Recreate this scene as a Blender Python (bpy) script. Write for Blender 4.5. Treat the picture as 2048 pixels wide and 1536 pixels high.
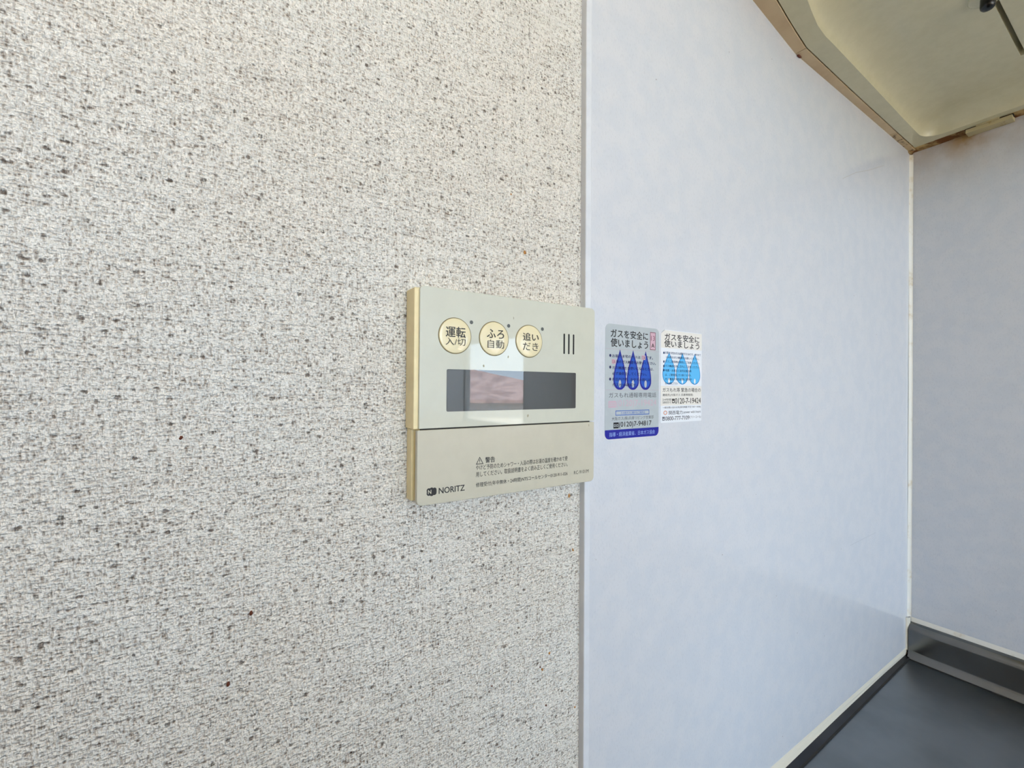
import bpy, bmesh, math, random
from mathutils import Vector, Matrix

for o in list(bpy.data.objects):
    bpy.data.objects.remove(o)
SC = bpy.context.scene
COL = SC.collection
R = math.radians
Z0 = 1.245            # eye height; the numbers below are measured from it

# ------------------------------------------------------------------ camera
D = 0.24389
YAW, PITCH, ROLL = 0.57825, 0.0041, 0.00817
f = Vector((math.sin(YAW) * math.cos(PITCH), math.cos(YAW) * math.cos(PITCH), math.sin(PITCH)))
r = Vector((math.cos(YAW), -math.sin(YAW), 0))
u = r.cross(f)
r2 = math.cos(ROLL) * r + math.sin(ROLL) * u
u2 = -math.sin(ROLL) * r + math.cos(ROLL) * u
cam = bpy.data.cameras.new('camera')
cam.sensor_width = 36
cam.lens = 898.85 / 2048 * 36
cam.clip_start = 0.01
cam_o = bpy.data.objects.new('camera', cam)
COL.objects.link(cam_o)
cam_o.matrix_world = Matrix(((r2.x, u2.x, -f.x, 0), (r2.y, u2.y, -f.y, -D), (r2.z, u2.z, -f.z, Z0), (0, 0, 0, 1)))
SC.camera = cam_o

# ------------------------------------------------------------------ light
SC.view_settings.view_transform = 'Standard'
SC.view_settings.look = 'None'
SC.view_settings.gamma = 1
SC.view_settings.use_curve_mapping = False
SC.view_settings.exposure = 0.22
W = bpy.data.worlds.new('sky')
SC.world = W
W.use_nodes = True
wn = W.node_tree.nodes
wn['Background'].inputs[0].default_value = (0.66, 0.82, 1.0, 1)
wn['Background'].inputs[1].default_value = 7.6


def area(name, loc, direction, sx, sy, power, color, portal=False):
    l = bpy.data.lights.new(name, 'AREA')
    l.shape = 'RECTANGLE'
    l.size, l.size_y = sx, sy
    l.energy = power
    l.color = color
    if portal:
        l.cycles.is_portal = True
    o = bpy.data.objects.new(name, l)
    COL.objects.link(o)
    o.location = loc
    o.rotation_euler = Vector(direction).to_track_quat('-Z', 'Y').to_euler()
    return o


XL, YB, ZC = -1.25, -3.1, 2.4                      # far faces of the kitchen
DOOR = (-1.18, 0.85, 0.35, 2.32)                   # tall window in the wall opposite
WIN = (-1.497, -1.042, -0.16 + Z0, 0.185 + Z0)     # kitchen window in the right wall
area('large_window_daylight', ((DOOR[0] + DOOR[1]) / 2, YB - 0.13, (DOOR[2] + DOOR[3]) / 2), (0, 1, 0),
     DOOR[1] - DOOR[0], DOOR[3] - DOOR[2], 1, (1, 1, 1), portal=True)
area('window_daylight', (0.8704 + 0.035, (WIN[0] + WIN[1]) / 2, (WIN[2] + WIN[3]) / 2), (-1, 0, 0),
     WIN[1] - WIN[0], WIN[3] - WIN[2], 1, (1, 1, 1), portal=True)


sun = bpy.data.lights.new('sun', 'SUN')          # high behind the building: it lights the street and roofs, not the room
sun.energy = 22
sun.color = (1.0, 0.88, 0.72)
sun.angle = R(0.6)
sun_o = bpy.data.objects.new('sun', sun)
COL.objects.link(sun_o)
sun_o.rotation_euler = Vector((0.30, -0.60, -0.75)).to_track_quat('-Z', 'Y').to_euler()

# ------------------------------------------------------------------ materials
def S(c):   # sRGB 0-255 to linear
    return tuple((x / 255 / 12.92) if x / 255 <= 0.04045 else ((x / 255 + 0.055) / 1.055) ** 2.4 for x in c) + (1,)


def mat(name, col=(200, 200, 200), rough=0.5, metal=0.0, spec=0.5, coat=0.0, coat_rough=0.05):
    m = bpy.data.materials.new(name)
    m.use_nodes = True
    b = m.node_tree.nodes['Principled BSDF']
    b.inputs['Base Color'].default_value = S(col)
    b.inputs['Roughness'].default_value = rough
    b.inputs['Metallic'].default_value = metal
    b.inputs['Specular IOR Level'].default_value = spec
    b.inputs['Coat Weight'].default_value = coat
    b.inputs['Coat Roughness'].default_value = coat_rough
    return m


class NT:
    def __init__(s, m):
        s.m = m
        s.t = m.node_tree
        s.b = s.t.nodes['Principled BSDF']

    def n(s, kind, **kw):
        nd = s.t.nodes.new(kind)
        for k, v in kw.items():
            setattr(nd, k, v)
        return nd

    def l(s, a, b):
        s.t.links.new(a, b)

    def coord(s, scale=(1, 1, 1)):
        tc = s.n('ShaderNodeTexCoord')
        mp = s.n('ShaderNodeMapping')
        mp.inputs['Scale'].default_value = scale
        s.l(tc.outputs['Object'], mp.inputs['Vector'])
        return mp.outputs[0]

    def noise(s, vec, scale, detail=2, rough=0.5, dist=0.0):
        nd = s.n('ShaderNodeTexNoise')
        nd.inputs['Scale'].default_value = scale
        nd.inputs['Detail'].default_value = detail
        nd.inputs['Roughness'].default_value = rough
        nd.inputs['Distortion'].default_value = dist
        s.l(vec, nd.inputs['Vector'])
        return nd.outputs['Fac']

    def math(s, op, a, b=None, c=None):
        nd = s.n('ShaderNodeMath', operation=op)
        for i, v in enumerate((a, b, c)):
            if v is None:
                continue
            if isinstance(v, (int, float)):
                nd.inputs[i].default_value = v
            else:
                s.l(v, nd.inputs[i])
        return nd.outputs[0]

    def step(s, v, a, b, ta=0.0, tb=1.0):
        nd = s.n('ShaderNodeMapRange', interpolation_type='SMOOTHSTEP')
        s.l(v, nd.inputs[0])
        for i, x in enumerate((a, b, ta, tb)):
            nd.inputs[i + 1].default_value = x
        return nd.outputs[0]

    def mix(s, fac, a, b):
        nd = s.n('ShaderNodeMix', data_type='RGBA')
        if isinstance(fac, (int, float)):
            nd.inputs[0].default_value = fac
        else:
            s.l(fac, nd.inputs[0])
        for i, v in ((6, a), (7, b)):
            if isinstance(v, tuple):
                nd.inputs[i].default_value = v
            else:
                s.l(v, nd.inputs[i])
        return nd.outputs[2]

    def bump(s, h, strength, dist):
        nd = s.n('ShaderNodeBump')
        nd.inputs['Strength'].default_value = strength
        nd.inputs['Distance'].default_value = dist
        s.l(h, nd.inputs['Height'])
        s.l(nd.outputs[0], s.b.inputs['Normal'])

    def base(s, c):
        s.l(c, s.b.inputs['Base Color'])


def wallpaper_mat():
    m = mat('woven_wallpaper', rough=0.55, spec=0.35)
    t = NT(m)
    weft = t.noise(t.coord((0.42, 1, 1.15)), 860, 1.3, 0.5)
    warp = t.noise(t.coord((1.25, 1, 0.42)), 860, 1.3, 0.5)
    grain = t.noise(t.coord(), 900, 1, 0.5)
    h = t.math('ADD', t.math('MULTIPLY', weft, 0.38), t.math('ADD', t.math('MULTIPLY', warp, 0.34), t.math('MULTIPLY', grain, 0.22)))
    rows = t.noise(t.coord((0.07, 1, 1)), 330, 1, 0.5)
    cols = t.noise(t.coord((1, 1, 0.06)), 300, 1, 0.5)
    h = t.math('ADD', h, t.math('ADD', t.math('MULTIPLY', rows, 0.15), t.math('MULTIPLY', cols, 0.11)))
    h = t.math('SUBTRACT', h, 0.10)
    patch = t.noise(t.coord(), 28, 2, 0.5)
    hv = t.math('ADD', h, t.math('MULTIPLY', t.math('SUBTRACT', patch, 0.5), 0.03))
    mild = t.step(hv, 0.502, 0.424)
    deep = t.step(hv, 0.415, 0.36)
    vo = t.n('ShaderNodeTexVoronoi')
    vo.inputs['Scale'].default_value = 225
    t.l(t.coord((0.8, 1, 1)), vo.inputs['Vector'])
    sep = t.n('ShaderNodeSeparateColor')
    t.l(vo.outputs['Color'], sep.inputs[0])
    dots = t.math('MULTIPLY', t.step(vo.outputs['Distance'], 0.27, 0.13), t.step(sep.outputs[0], 0.46, 0.60))
    dots = t.math('MULTIPLY', dots, t.step(h, 0.56, 0.46))
    tone = t.noise(t.coord(), 9, 2, 0.5)
    base = t.mix(t.step(tone, 0.35, 0.65), S((252, 249, 241)), S((251, 246, 236)))
    c = t.mix(t.math('MULTIPLY', mild, 0.54), base, S((174, 158, 143)))
    c = t.mix(t.math('MULTIPLY', deep, 0.75), c, S((112, 94, 80)))
    c = t.mix(t.math('MULTIPLY', dots, 0.72), c, S((90, 72, 60)))
    t.base(c)
    hb = t.math('ADD', t.math('SUBTRACT', h, t.math('MULTIPLY', dots, 0.10)), t.math('MULTIPLY', rows, 0.16))
    t.bump(hb, 1.0, 0.0056)
    return m


def panel_mat(name, stain=False):
    m = mat(name, rough=0.42, spec=0.4, coat=0.8, coat_rough=0.10)
    t = NT(m)
    fib = t.noise(t.coord((1, 1, 0.5)), 720, 2, 0.6)
    cloud = t.noise(t.coord(), 60, 3, 0.55)
    c = t.mix(t.step(cloud, 0.35, 0.65), S((210, 215, 223)), S((216, 219, 225)))
    c = t.mix(t.math('MULTIPLY', t.step(fib, 0.47, 0.33), 0.20), c, S((186, 191, 199)))
    vo = t.n('ShaderNodeTexVoronoi')
    vo.inputs['Scale'].default_value = 42
    t.l(t.coord(), vo.inputs['Vector'])
    sep = t.n('ShaderNodeSeparateColor')
    t.l(vo.outputs['Color'], sep.inputs[0])
    sp = t.math('MULTIPLY', t.step(vo.outputs['Distance'], 0.030, 0.018), t.step(sep.outputs[1], 0.80, 0.82))
    c = t.mix(t.math('MULTIPLY', sp, 0.7), c, S((120, 112, 104)))
    if stain:   # grease and rust that ran down under the hood clip
        tc = t.n('ShaderNodeTexCoord')
        xyz = t.n('ShaderNodeSeparateXYZ')
        t.l(tc.outputs['Object'], xyz.inputs[0])
        band = t.step(xyz.outputs[2], 0.27 + Z0, 0.365 + Z0)
        near = t.step(xyz.outputs[2], 0.318 + Z0, 0.356 + Z0)
        spot = t.math('ABSOLUTE', t.math('ADD', xyz.outputs[1], 0.066))
        spot = t.math('MULTIPLY', t.step(spot, 0.035, 0.0), near)
        nz = t.noise(t.coord(), 45, 3, 0.6)
        k = t.math('ADD', t.math('MULTIPLY', band, 0.42), t.math('MULTIPLY', spot, 0.55))
        k = t.math('MULTIPLY', k, t.step(nz, 0.2, 0.7, 0.55, 1.15))
        c = t.mix(k, c, S((164, 132, 84)))
    t.base(c)
    t.bump(t.noise(t.coord(), 700, 2, 0.5), 0.10, 0.0006)
    return m


def plastic(name, col, rough=0.25, mott=6, spec=0.5, coat=0.0):
    m = mat(name, col, rough, spec=spec, coat=coat)
    t = NT(m)
    nz = t.noise(t.coord(), 90, 3, 0.6)
    lo = tuple(max(0, x - mott) for x in col)
    t.base(t.mix(t.step(nz, 0.3, 0.7), S(lo), S(col)))
    return m


def stained(name, col, rust, scale, a, b, rough=0.5):
    m = mat(name, col, rough)
    t = NT(m)
    nz = t.noise(t.coord(), scale, 4, 0.65)
    t.base(t.mix(t.step(nz, a, b), S(col), S(rust)))
    return m


def steel_mat(name, col, rough):
    m = mat(name, col, rough, metal=1.0)
    t = NT(m)
    br = t.noise(t.coord((1, 0.05, 1)), 900, 2, 0.5)
    sm = t.noise(t.coord(), 14, 3, 0.6)
    t.base(t.mix(t.step(sm, 0.3, 0.7), S(tuple(x - 12 for x in col)), S(col)))
    t.l(t.math('ADD', t.math('MULTIPLY', br, 0.05), rough - 0.025), t.b.inputs['Roughness'])
    return m


def glass_mat(name, tint=(1, 1, 1, 1), rough=0.0, ior=1.5):
    m = bpy.data.materials.new(name)
    m.use_nodes = True
    nt = m.node_tree
    nt.nodes.remove(nt.nodes['Principled BSDF'])
    tr = nt.nodes.new('ShaderNodeBsdfTransparent')
    tr.inputs[0].default_value = tint
    gl = nt.nodes.new('ShaderNodeBsdfGlossy')
    gl.inputs['Roughness'].default_value = rough
    fr = nt.nodes.new('ShaderNodeFresnel')
    fr.inputs[0].default_value = ior
    mx = nt.nodes.new('ShaderNodeMixShader')
    ge = nt.nodes.new('ShaderNodeNewGeometry')
    mu = nt.nodes.new('ShaderNodeMath')
    mu.operation = 'SUBTRACT'
    mu.use_clamp = True
    nt.links.new(fr.outputs[0], mu.inputs[0])
    nt.links.new(ge.outputs['Backfacing'], mu.inputs[1])     # one reflection per pane
    nt.links.new(mu.outputs[0], mx.inputs[0])
    nt.links.new(tr.outputs[0], mx.inputs[1])
    nt.links.new(gl.outputs[0], mx.inputs[2])
    nt.links.new(mx.outputs[0], nt.nodes['Material Output'].inputs[0])
    return m


M = {}
M['wallpaper'] = wallpaper_mat()
M['panel'] = panel_mat('white_melamine_panel')
M['panel_stain'] = panel_mat('white_melamine_panel_stained', True)
M['joiner'] = plastic('white_vinyl_joiner', (222, 226, 232), 0.35)
M['caulk'] = stained('cream_sealant', (220, 215, 200), (150, 120, 70), 120, 0.66, 0.80, 0.5)
M['caulk_corner'] = stained('corner_sealant', (232, 230, 222), (205, 190, 160), 60, 0.5, 0.8, 0.45)
M['caulk_rust'] = stained('rust_stained_sealant', (196, 168, 112), (106, 62, 14), 40, 0.38, 0.60, 0.55)
M['face'] = plastic('ivory_cover_plastic', (208, 209, 194), 0.035, 3, 0.5)
M['flap'] = plastic('ivory_flap_plastic_dimmed', (203, 199, 181), 0.22, 4, 0.45)  # cover's ivory made darker and warmer: a dimmer reflection put into the colour
M['body'] = plastic('yellowed_plastic', (248, 232, 184), 0.45, 10)
M['button'] = plastic('cream_button_plastic', (238, 226, 186), 0.08, 3)
M['smear'] = mat('dried_smear', (168, 162, 138), 0.6)
M['scratch'] = mat('grey_scratch', (176, 180, 188), 0.6)
M['scratch_tan'] = mat('tan_scratch', (184, 182, 180), 0.6)
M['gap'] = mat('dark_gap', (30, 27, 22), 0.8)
M['ring'] = mat('button_gap', (128, 116, 82), 0.7)
M['led'] = mat('grey_indicator_lens', (82, 84, 80), 0.3)
M['slot'] = mat('speaker_slot_black', (14, 13, 13), 0.7)
M['lcd'] = mat('lcd_grey', (27, 35, 33), 0.35)
M['lcd_edge'] = mat('lcd_mask', (16, 17, 17), 0.5)
M['pane'] = glass_mat('clear_pane')
M['display_pane'] = glass_mat('display_pane', ior=1.68)
M['ink'] = mat('dark_print', (44, 42, 40), 0.5)
M['ink_bk'] = mat('black_print', (24, 20, 22), 0.5)
M['ink_grey'] = mat('grey_print', (84, 84, 90), 0.5)
M['pink'] = mat('faded_pink_print', (212, 176, 190), 0.5)
M['pink_line'] = mat('faded_red_print', (140, 92, 106), 0.5)
M['line'] = mat('faded_line_print', (186, 180, 188), 0.5)
M['num_pink'] = mat('faded_pink_digits', (203, 176, 190), 0.5)
M['blue'] = mat('deep_blue_print', (10, 16, 150), 0.4)
M['blue_in'] = mat('mid_blue_print', (22, 84, 190), 0.4)
M['blue_ink'] = mat('dark_blue_overprint', (10, 8, 84), 0.5)
M['blue_frame'] = mat('blue_frame_print', (70, 108, 186), 0.5)
M['paleblue'] = mat('pale_blue_print', (142, 168, 228), 0.5)
M['sky_drop'] = mat('light_blue_print', (92, 190, 246), 0.4)
M['sky_drop_edge'] = mat('light_blue_edge_print', (34, 136, 204), 0.4)
M['sky_ink'] = mat('dark_blue_print', (14, 58, 106), 0.5)
M['silver'] = plastic('silver_grey_sticker', (186, 195, 199), 0.35, 5, coat=0.2)
M['white_st'] = plastic('white_sticker', (236, 240, 246), 0.45, 3)
M['cream_st'] = mat('cream_sticker_area', (234, 231, 224), 0.45)
M['orange'] = mat('pale_orange_print', (222, 170, 150), 0.5)
M['hood'] = plastic('cream_enamel', (208, 201, 168), 0.20, 5, coat=0.3)
M['strip'] = stained('tan_filler_strip', (216, 192, 154), (204, 176, 138), 12, 0.45, 0.65, 0.5)
M['strip_rust'] = stained('rusted_filler_end', (204, 178, 136), (88, 46, 10), 90, 0.52, 0.68, 0.55)
M['rust'] = mat('rust_brown', (96, 42, 14), 0.6)
M['rust_light'] = mat('grease_amber', (176, 120, 50), 0.35)
M['clip'] = stained('cream_clip', (186, 172, 132), (150, 116, 50), 60, 0.55, 0.75, 0.5)
M['black'] = mat('black_rubber', (9, 9, 10), 0.25)
M['steel'] = steel_mat('brushed_worktop_steel', (138, 142, 145), 0.34)
M['lip_steel'] = steel_mat('dull_lip_steel', (78, 78, 82), 0.4)
M['steel2'] = steel_mat('brushed_splash_steel', (126, 127, 126), 0.16)
M['paint'] = mat('ceiling_paper', (228, 221, 206), 0.8)
M['ground'] = mat('pale_concrete_ground', (188, 172, 148), 0.9)
M['floor'] = plastic('wood_floor', (168, 132, 96), 0.35, 20)
M['side_wall'] = mat('beige_wall_paper', (204, 186, 160), 0.8)
M['wood_wall'] = plastic('added_wall_wood', (158, 122, 92), 0.5, 14)
M['cab'] = mat('cabinet_board', (206, 196, 178), 0.45)
M['frame'] = mat('window_frame', (190, 192, 194), 0.4)
M['roof'] = stained('pinkish_roof_tile', (206, 178, 175), (170, 142, 140), 3, 0.4, 0.6, 0.7)
M['house'] = mat('house_render', (214, 216, 218), 0.8)


# ------------------------------------------------------------------ builders
def link(name, me, parent=None, m=None, loc=None):
    o = bpy.data.objects.new(name, me)
    COL.objects.link(o)
    if m is not None and me is not None and not me.materials:
        me.materials.append(m)
    if parent is not None:
        o.parent = parent
        o.matrix_parent_inverse = Matrix.Translation(parent.location).inverted()
    if loc is not None:
        o.location = loc
    return o


def tag(o, label=None, cat=None, group=None, kind=None):
    if label: o['label'] = label
    if cat: o['category'] = cat
    if group: o['group'] = group
    if kind: o['kind'] = kind
    return o


def empty(name, loc, label, cat, group=None):
    o = bpy.data.objects.new(name, None)
    o.empty_display_size = 0.02
    COL.objects.link(o)
    o.location = loc
    return tag(o, label, cat, group)


def mesh(name, vs, fs, smooth=False, fix=True):
    me = bpy.data.meshes.new(name)
    me.from_pydata([(v[0], v[1], v[2]) for v in vs], [], fs)
    if fix:
        bm = bmesh.new()
        bm.from_mesh(me)
        bmesh.ops.recalc_face_normals(bm, faces=bm.faces)
        bm.to_mesh(me)
        bm.free()
    if smooth:
        for p in me.polygons:
            p.use_smooth = True
    me.update()
    return me


def box_vf(x0, x1, y0, y1, z0, z1):
    vs = [(x, y, z) for x in (x0, x1) for y in (y0, y1) for z in (z0, z1)]
    fs = [(0, 1, 3, 2), (4, 6, 7, 5), (0, 4, 5, 1), (2, 3, 7, 6), (0, 2, 6, 4), (1, 5, 7, 3)]
    return vs, fs


def join(*parts):
    V, F = [], []
    for vs, fs in parts:
        n = len(V)
        V += list(vs)
        F += [tuple(i + n for i in q) for q in fs]
    return V, F


def box(name, x0, x1, y0, y1, z0, z1, m, parent=None, bevel=0.0, seg=3):
    o = link(name, mesh(name, *box_vf(x0, x1, y0, y1, z0, z1)), parent, m)
    if bevel:
        add_bevel(o, bevel, seg)
    return o


def add_bevel(o, w, seg=3):
    b = o.modifiers.new('bevel', 'BEVEL')
    b.width = w
    b.segments = seg
    b.limit_method = 'ANGLE'
    b.angle_limit = R(35)
    for p in o.data.polygons:
        p.use_smooth = True
    n = o.modifiers.new('normals', 'WEIGHTED_NORMAL')
    n.keep_sharp = True


def rrect(x0, x1, z0, z1, rad, n=6):
    """rounded rectangle outline in x,z; rad = (bottom left, bottom right, top right, top left)"""
    if not isinstance(rad, tuple):
        rad = (rad,) * 4
    pts = []
    for (cx, cz, a0, k) in ((x0, z0, 180, 0), (x1, z0, 270, 1), (x1, z1, 0, 2), (x0, z1, 90, 3)):
        q = rad[k]
        ox = cx + q if cx == x0 else cx - q
        oz = cz + q if cz == z0 else cz - q
        for i in range(n + 1):
            a = R(a0 + 90 * i / n)
            pts.append((ox + q * math.cos(a), oz + q * math.sin(a)))
    return pts


def circ(cx, cz, rx, rz=None, n=40):
    rz = rx if rz is None else rz
    return [(cx + rx * math.cos(2 * math.pi * i / n), cz + rz * math.sin(2 * math.pi * i / n)) for i in range(n)]


def prism(pts, y0, y1):
    """outline in x,z extruded from y0 (front) to y1"""
    n = len(pts)
    vs = [(x, y0, z + Z0) for x, z in pts] + [(x, y1, z + Z0) for x, z in pts]
    fs = [tuple(range(n)), tuple(range(2 * n - 1, n - 1, -1))]
    fs += [(i, (i + 1) % n, n + (i + 1) % n, n + i) for i in range(n)]
    return vs, fs


def flat(pts, y):
    return [(x, y, z + Z0) for x, z in pts], [tuple(range(len(pts)))]


def frame_vf(x0, x1, z0, z1, t, y):
    o = [(x0, z0), (x1, z0), (x1, z1), (x0, z1)]
    i = [(x0 + t, z0 + t), (x1 - t, z0 + t), (x1 - t, z1 - t), (x0 + t, z1 - t)]
    vs = [(x, y, z + Z0) for x, z in o + i]
    return vs, [(k, (k + 1) % 4, 4 + (k + 1) % 4, 4 + k) for k in range(4)]


def text_vf(s, x0, x1, z0, z1, y, weight=0.0):
    """lettering as flat print fitted into a rectangle"""
    cu = bpy.data.curves.new('lettering', 'FONT')
    cu.body = s
    cu.resolution_u = 3
    ob = bpy.data.objects.new('lettering', cu)
    COL.objects.link(ob)
    dg = bpy.context.evaluated_depsgraph_get()
    dg.update()
    me = bpy.data.meshes.new_from_object(ob.evaluated_get(dg))
    vs = [v.co.copy() for v in me.vertices]
    fs = [tuple(p.vertices) for p in me.polygons]
    bpy.data.objects.remove(ob)
    bpy.data.curves.remove(cu)
    bpy.data.meshes.remove(me)
    ax, bx = min(v.x for v in vs), max(v.x for v in vs)
    az, bz = min(v.y for v in vs), max(v.y for v in vs)
    d = weight * 1.1 * (z1 - z0)                # heavier lettering: the same outline overprinted a hair to either side
    parts = []
    for k, (dx, dz) in enumerate(((-d, 0), (d, 0), (0, d * 0.7), (0, -d * 0.7)) if d else ((0, 0),)):
        a, b, c, e_ = x0 + d, x1 - d, z0 + d * 0.7, z1 - d * 0.7
        parts.append(([(a + dx + (v.x - ax) / (bx - ax) * (b - a), y - k * 0.000002, Z0 + c + dz + (v.y - az) / (bz - az) * (e_ - c)) for v in vs], fs))
    return join(*parts)


def printed(name, parts, m, parent, label=None):
    o = link(name, mesh(name, *join(*parts), fix=False), parent, m)
    for p in o.data.polygons:      # all print faces the room
        pass
    if label:
        o['label'] = label
    return o


def loft(lines, close=False):
    n = len(lines[0])
    vs = [p for ln in lines for p in ln]
    fs = []
    L = len(lines)
    for i in range(L if close else L - 1):
        for k in range(n - 1):
            a, b = i * n + k, ((i + 1) % L) * n + k
            fs.append((a, a + 1, b + 1, b))
    return vs, fs


def struct(o):
    o['kind'] = 'structure'
    return o


SC_ = 0.98196


def T(p):           # the cooking corner was measured on the wallpaper plane; this moves it to the panel plane
    return (p[0] * SC_, p[1] * SC_ - 0.0044, p[2] * SC_ + Z0)


XR = 0.8704
YP = -0.0044

# ------------------------------------------------------------------ room
wl = struct(link('wall_left', mesh('wall_left', *box_vf(XL - 0.1, XR + 0.12, 0, 0.12, 0, ZC)), None, M['wallpaper']))
# white kitchen panel, its left edge following the slightly leaning joiner


def jx(z):
    return 0.21765 - 0.0041 * z


zb, zt = -Z0, ZC - Z0
vs = [(jx(zb) + 0.002, YP, 0), (XR + 0.01, YP, 0), (XR + 0.01, YP, ZC), (jx(zt) + 0.002, YP, ZC)]
vs += [(x, 0.0, z) for x, y, z in vs]
wp = link('panel', mesh('panel', vs, [(0, 1, 2, 3), (0, 1, 5, 4), (1, 2, 6, 5), (2, 3, 7, 6), (3, 0, 4, 7), (4, 5, 6, 7)]), wl, M['panel'])
# scratches in the panel face
for pts_, w, mk in (([(.6363, .2567), (.6754, .2745), (.7150, .2880), (.7674, .3088)], .0007, 'scratch_tan'), ([(.6632, -.1963), (.7050, -.1950), (.7455, -.1941)], .0005, 'scratch')):
    a_ = [(x, YP - 0.00006, z + w / 2 + Z0) for x, z in pts_]
    b_ = [(x, YP - 0.00006, z - w / 2 + Z0) for x, z in pts_]
    link('scratch', mesh('scratch', *loft([a_, b_]), fix=False), wp, M[mk])
# flecks of rust and grease stuck to the wallpaper
random.seed(4)
flecks = [(0.01371, -0.10756, .0011, 'rust'), (0.00484, -0.1377, .0011, 'rust'), (0.16858, 0.08811, .0013, 'rust_light'),
          (-0.01359, -0.02379, .0009, 'rust'), (0.20806, -0.07752, .0013, 'rust_light'), (0.19148, -0.18295, .0011, 'rust_light'),
          (0.18557, -0.19225, .0010, 'rust_light'), (0.18365, -0.18991, .0006, 'rust'), (0.18902, -0.21757, .0007, 'rust'),
          (0.21491, -0.22884, .0007, 'rust_light'), (0.21192, -0.11637, .0012, 'rust_light'), (0.15721, 0.12374, .0007, 'rust_light'),
          (0.19878, 0.07926, .0005, 'rust_light'), (0.1458, -0.1892, .0006, 'rust'), (0.10893, -0.15151, .0006, 'rust')]
for (x, z, q, mk) in flecks:
    n = 9
    ph = [random.uniform(0.6, 1.25) for _ in range(n)]
    ring = [(x + q * ph[i] * math.cos(6.283 * i / n) * 0.8, -0.0001, z + Z0 + q * ph[i] * math.sin(6.283 * i / n) * 1.15) for i in range(n)]
    mid = [(x + (p[0] - x) * 0.6, -0.00055, z + Z0 + (p[2] - z - Z0) * 0.6) for p in ring]
    vs = ring + mid + [(x, -0.0007, z + Z0)]
    fs = [(i, (i + 1) % n, n + (i + 1) % n, n + i) for i in range(n)] + [(n + i, n + (i + 1) % n, 2 * n) for i in range(n)]
    link('grease_fleck', mesh('grease_fleck', vs, fs, True), wl, M[mk])

# right wall with the kitchen window
y0, y1, z0, z1 = WIN
wr_parts = [box_vf(XR, XR + 0.03, y1, 0.0, 0, ZC), box_vf(XR, XR + 0.03, YB, y0, 0, ZC),
            box_vf(XR, XR + 0.03, y0, y1, 0, z0), box_vf(XR, XR + 0.03, y0, y1, z1, ZC)]
struct(link('wall_right', mesh('wall_right', *join(*wr_parts)), None, M['panel_stain']))
w1 = struct(link('window_1', mesh('window_1', *join(
    box_vf(XR + 0.004, XR + 0.026, y0, y0 + 0.012, z0, z1), box_vf(XR + 0.004, XR + 0.026, y1 - 0.012, y1, z0, z1),
    box_vf(XR + 0.004, XR + 0.026, y0, y1, z0, z0 + 0.02), box_vf(XR + 0.004, XR + 0.026, y0, y1, z1 - 0.012, z1))), None, M['frame']))
box('pane', XR + 0.014, XR + 0.017, y0 + 0.012, y1 - 0.012, z0 + 0.02, z1 - 0.012, M['pane'], w1)
# wall behind the camera with the garden door
dx0, dx1, dz0, dz1 = DOOR
struct(link('wall_front', mesh('wall_front', *join(box_vf(XL - 0.1, dx0, YB - 0.12, YB, 0, ZC), box_vf(dx1, XR + 0.15, YB - 0.12, YB, 0, ZC),
                                            box_vf(dx0, dx1, YB - 0.12, YB, dz1, ZC), box_vf(dx0, dx1, YB - 0.12, YB, 0, dz0))), None, M['paint']))
d1 = struct(link('window_2', mesh('window_2', *join(box_vf(dx0, dx0 + 0.04, YB - 0.08, YB - 0.04, dz0, dz1), box_vf(dx1 - 0.04, dx1, YB - 0.08, YB - 0.04, dz0, dz1),
                                        box_vf(dx0, dx1, YB - 0.08, YB - 0.04, dz0, dz0 + 0.05), box_vf(dx0, dx1, YB - 0.08, YB - 0.04, dz1 - 0.05, dz1))), None, M['frame']))
struct(box('wall_back', XL - 0.1, XL, YB, 0, 0, ZC, M['side_wall']))
struct(box('wall_light_blocker', XL, 0.06, -0.74, -0.64, 0, 1.19, M['wood_wall']))  # unseen half-height wall, added to block window light from the lower wallpaper
struct(box('floor', XL - 0.1, XR + 0.15, YB - 0.12, 0.12, -0.1, 0, M['floor']))
struct(box('ceiling', XL - 0.1, XR + 0.15, YB - 0.12, 0.12, ZC, ZC + 0.1, M['paint']))

# joiner between wallpaper and panel: an edge profile with a lip over the panel
prof = [(0.0, 0.0), (0.0, -0.0048), (0.0004, -0.0053), (0.0048, -0.0053), (0.0054, -0.0049), (0.0055, -0.0040), (0.0055, 0.0)]
lines = [[(jx(z) + a, b, z + Z0) for z in (zb, 0, zt)] for a, b in prof]
struct(link('trim_1', mesh('trim_1', *loft(lines)), None, M['joiner']))
# white sealant in the corner of the two panel walls
zs = [-0.3465 + 0.0705 * i for i in range(11)]
lines = []
for a in range(7):
    t = a / 6
    px = XR - 0.0050 * (1 - t) ** 1.5 - 0.0002
    py = YP - 0.0036 * t ** 1.5 - 0.0002
    lines.append([(px + 0.0002 * math.sin(9 * i + a), py + 0.0002 * math.cos(7 * i), z * SC_ + Z0) for i, z in enumerate(zs)])
struct(link('trim_2', mesh('trim_2', *loft(lines), True), None, M['caulk_corner']))

struct(box('ground', -40, 40, -60, 20, -3.2, -3.0, M['ground']))

# ------------------------------------------------------------------ neighbour seen through the window
hb = empty('house', (5.2, -8.2, -2.5), 'pinkish tiled roof house outside, seen only mirrored in the dark display', 'house')
ang = R(-58)


def H(a, b, c):     # along the facade, away, up (relative to eye height)
    return (5.0 + a * math.cos(ang + R(90)) + b * math.cos(ang), -8.0 + a * math.sin(ang + R(90)) + b * math.sin(ang), c + Z0)


def hbox(a0, a1, b0, b1, c0, c1):
    vs, fs = box_vf(a0, a1, b0, b1, c0, c1)
    return [H(*v) for v in vs], fs


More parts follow.
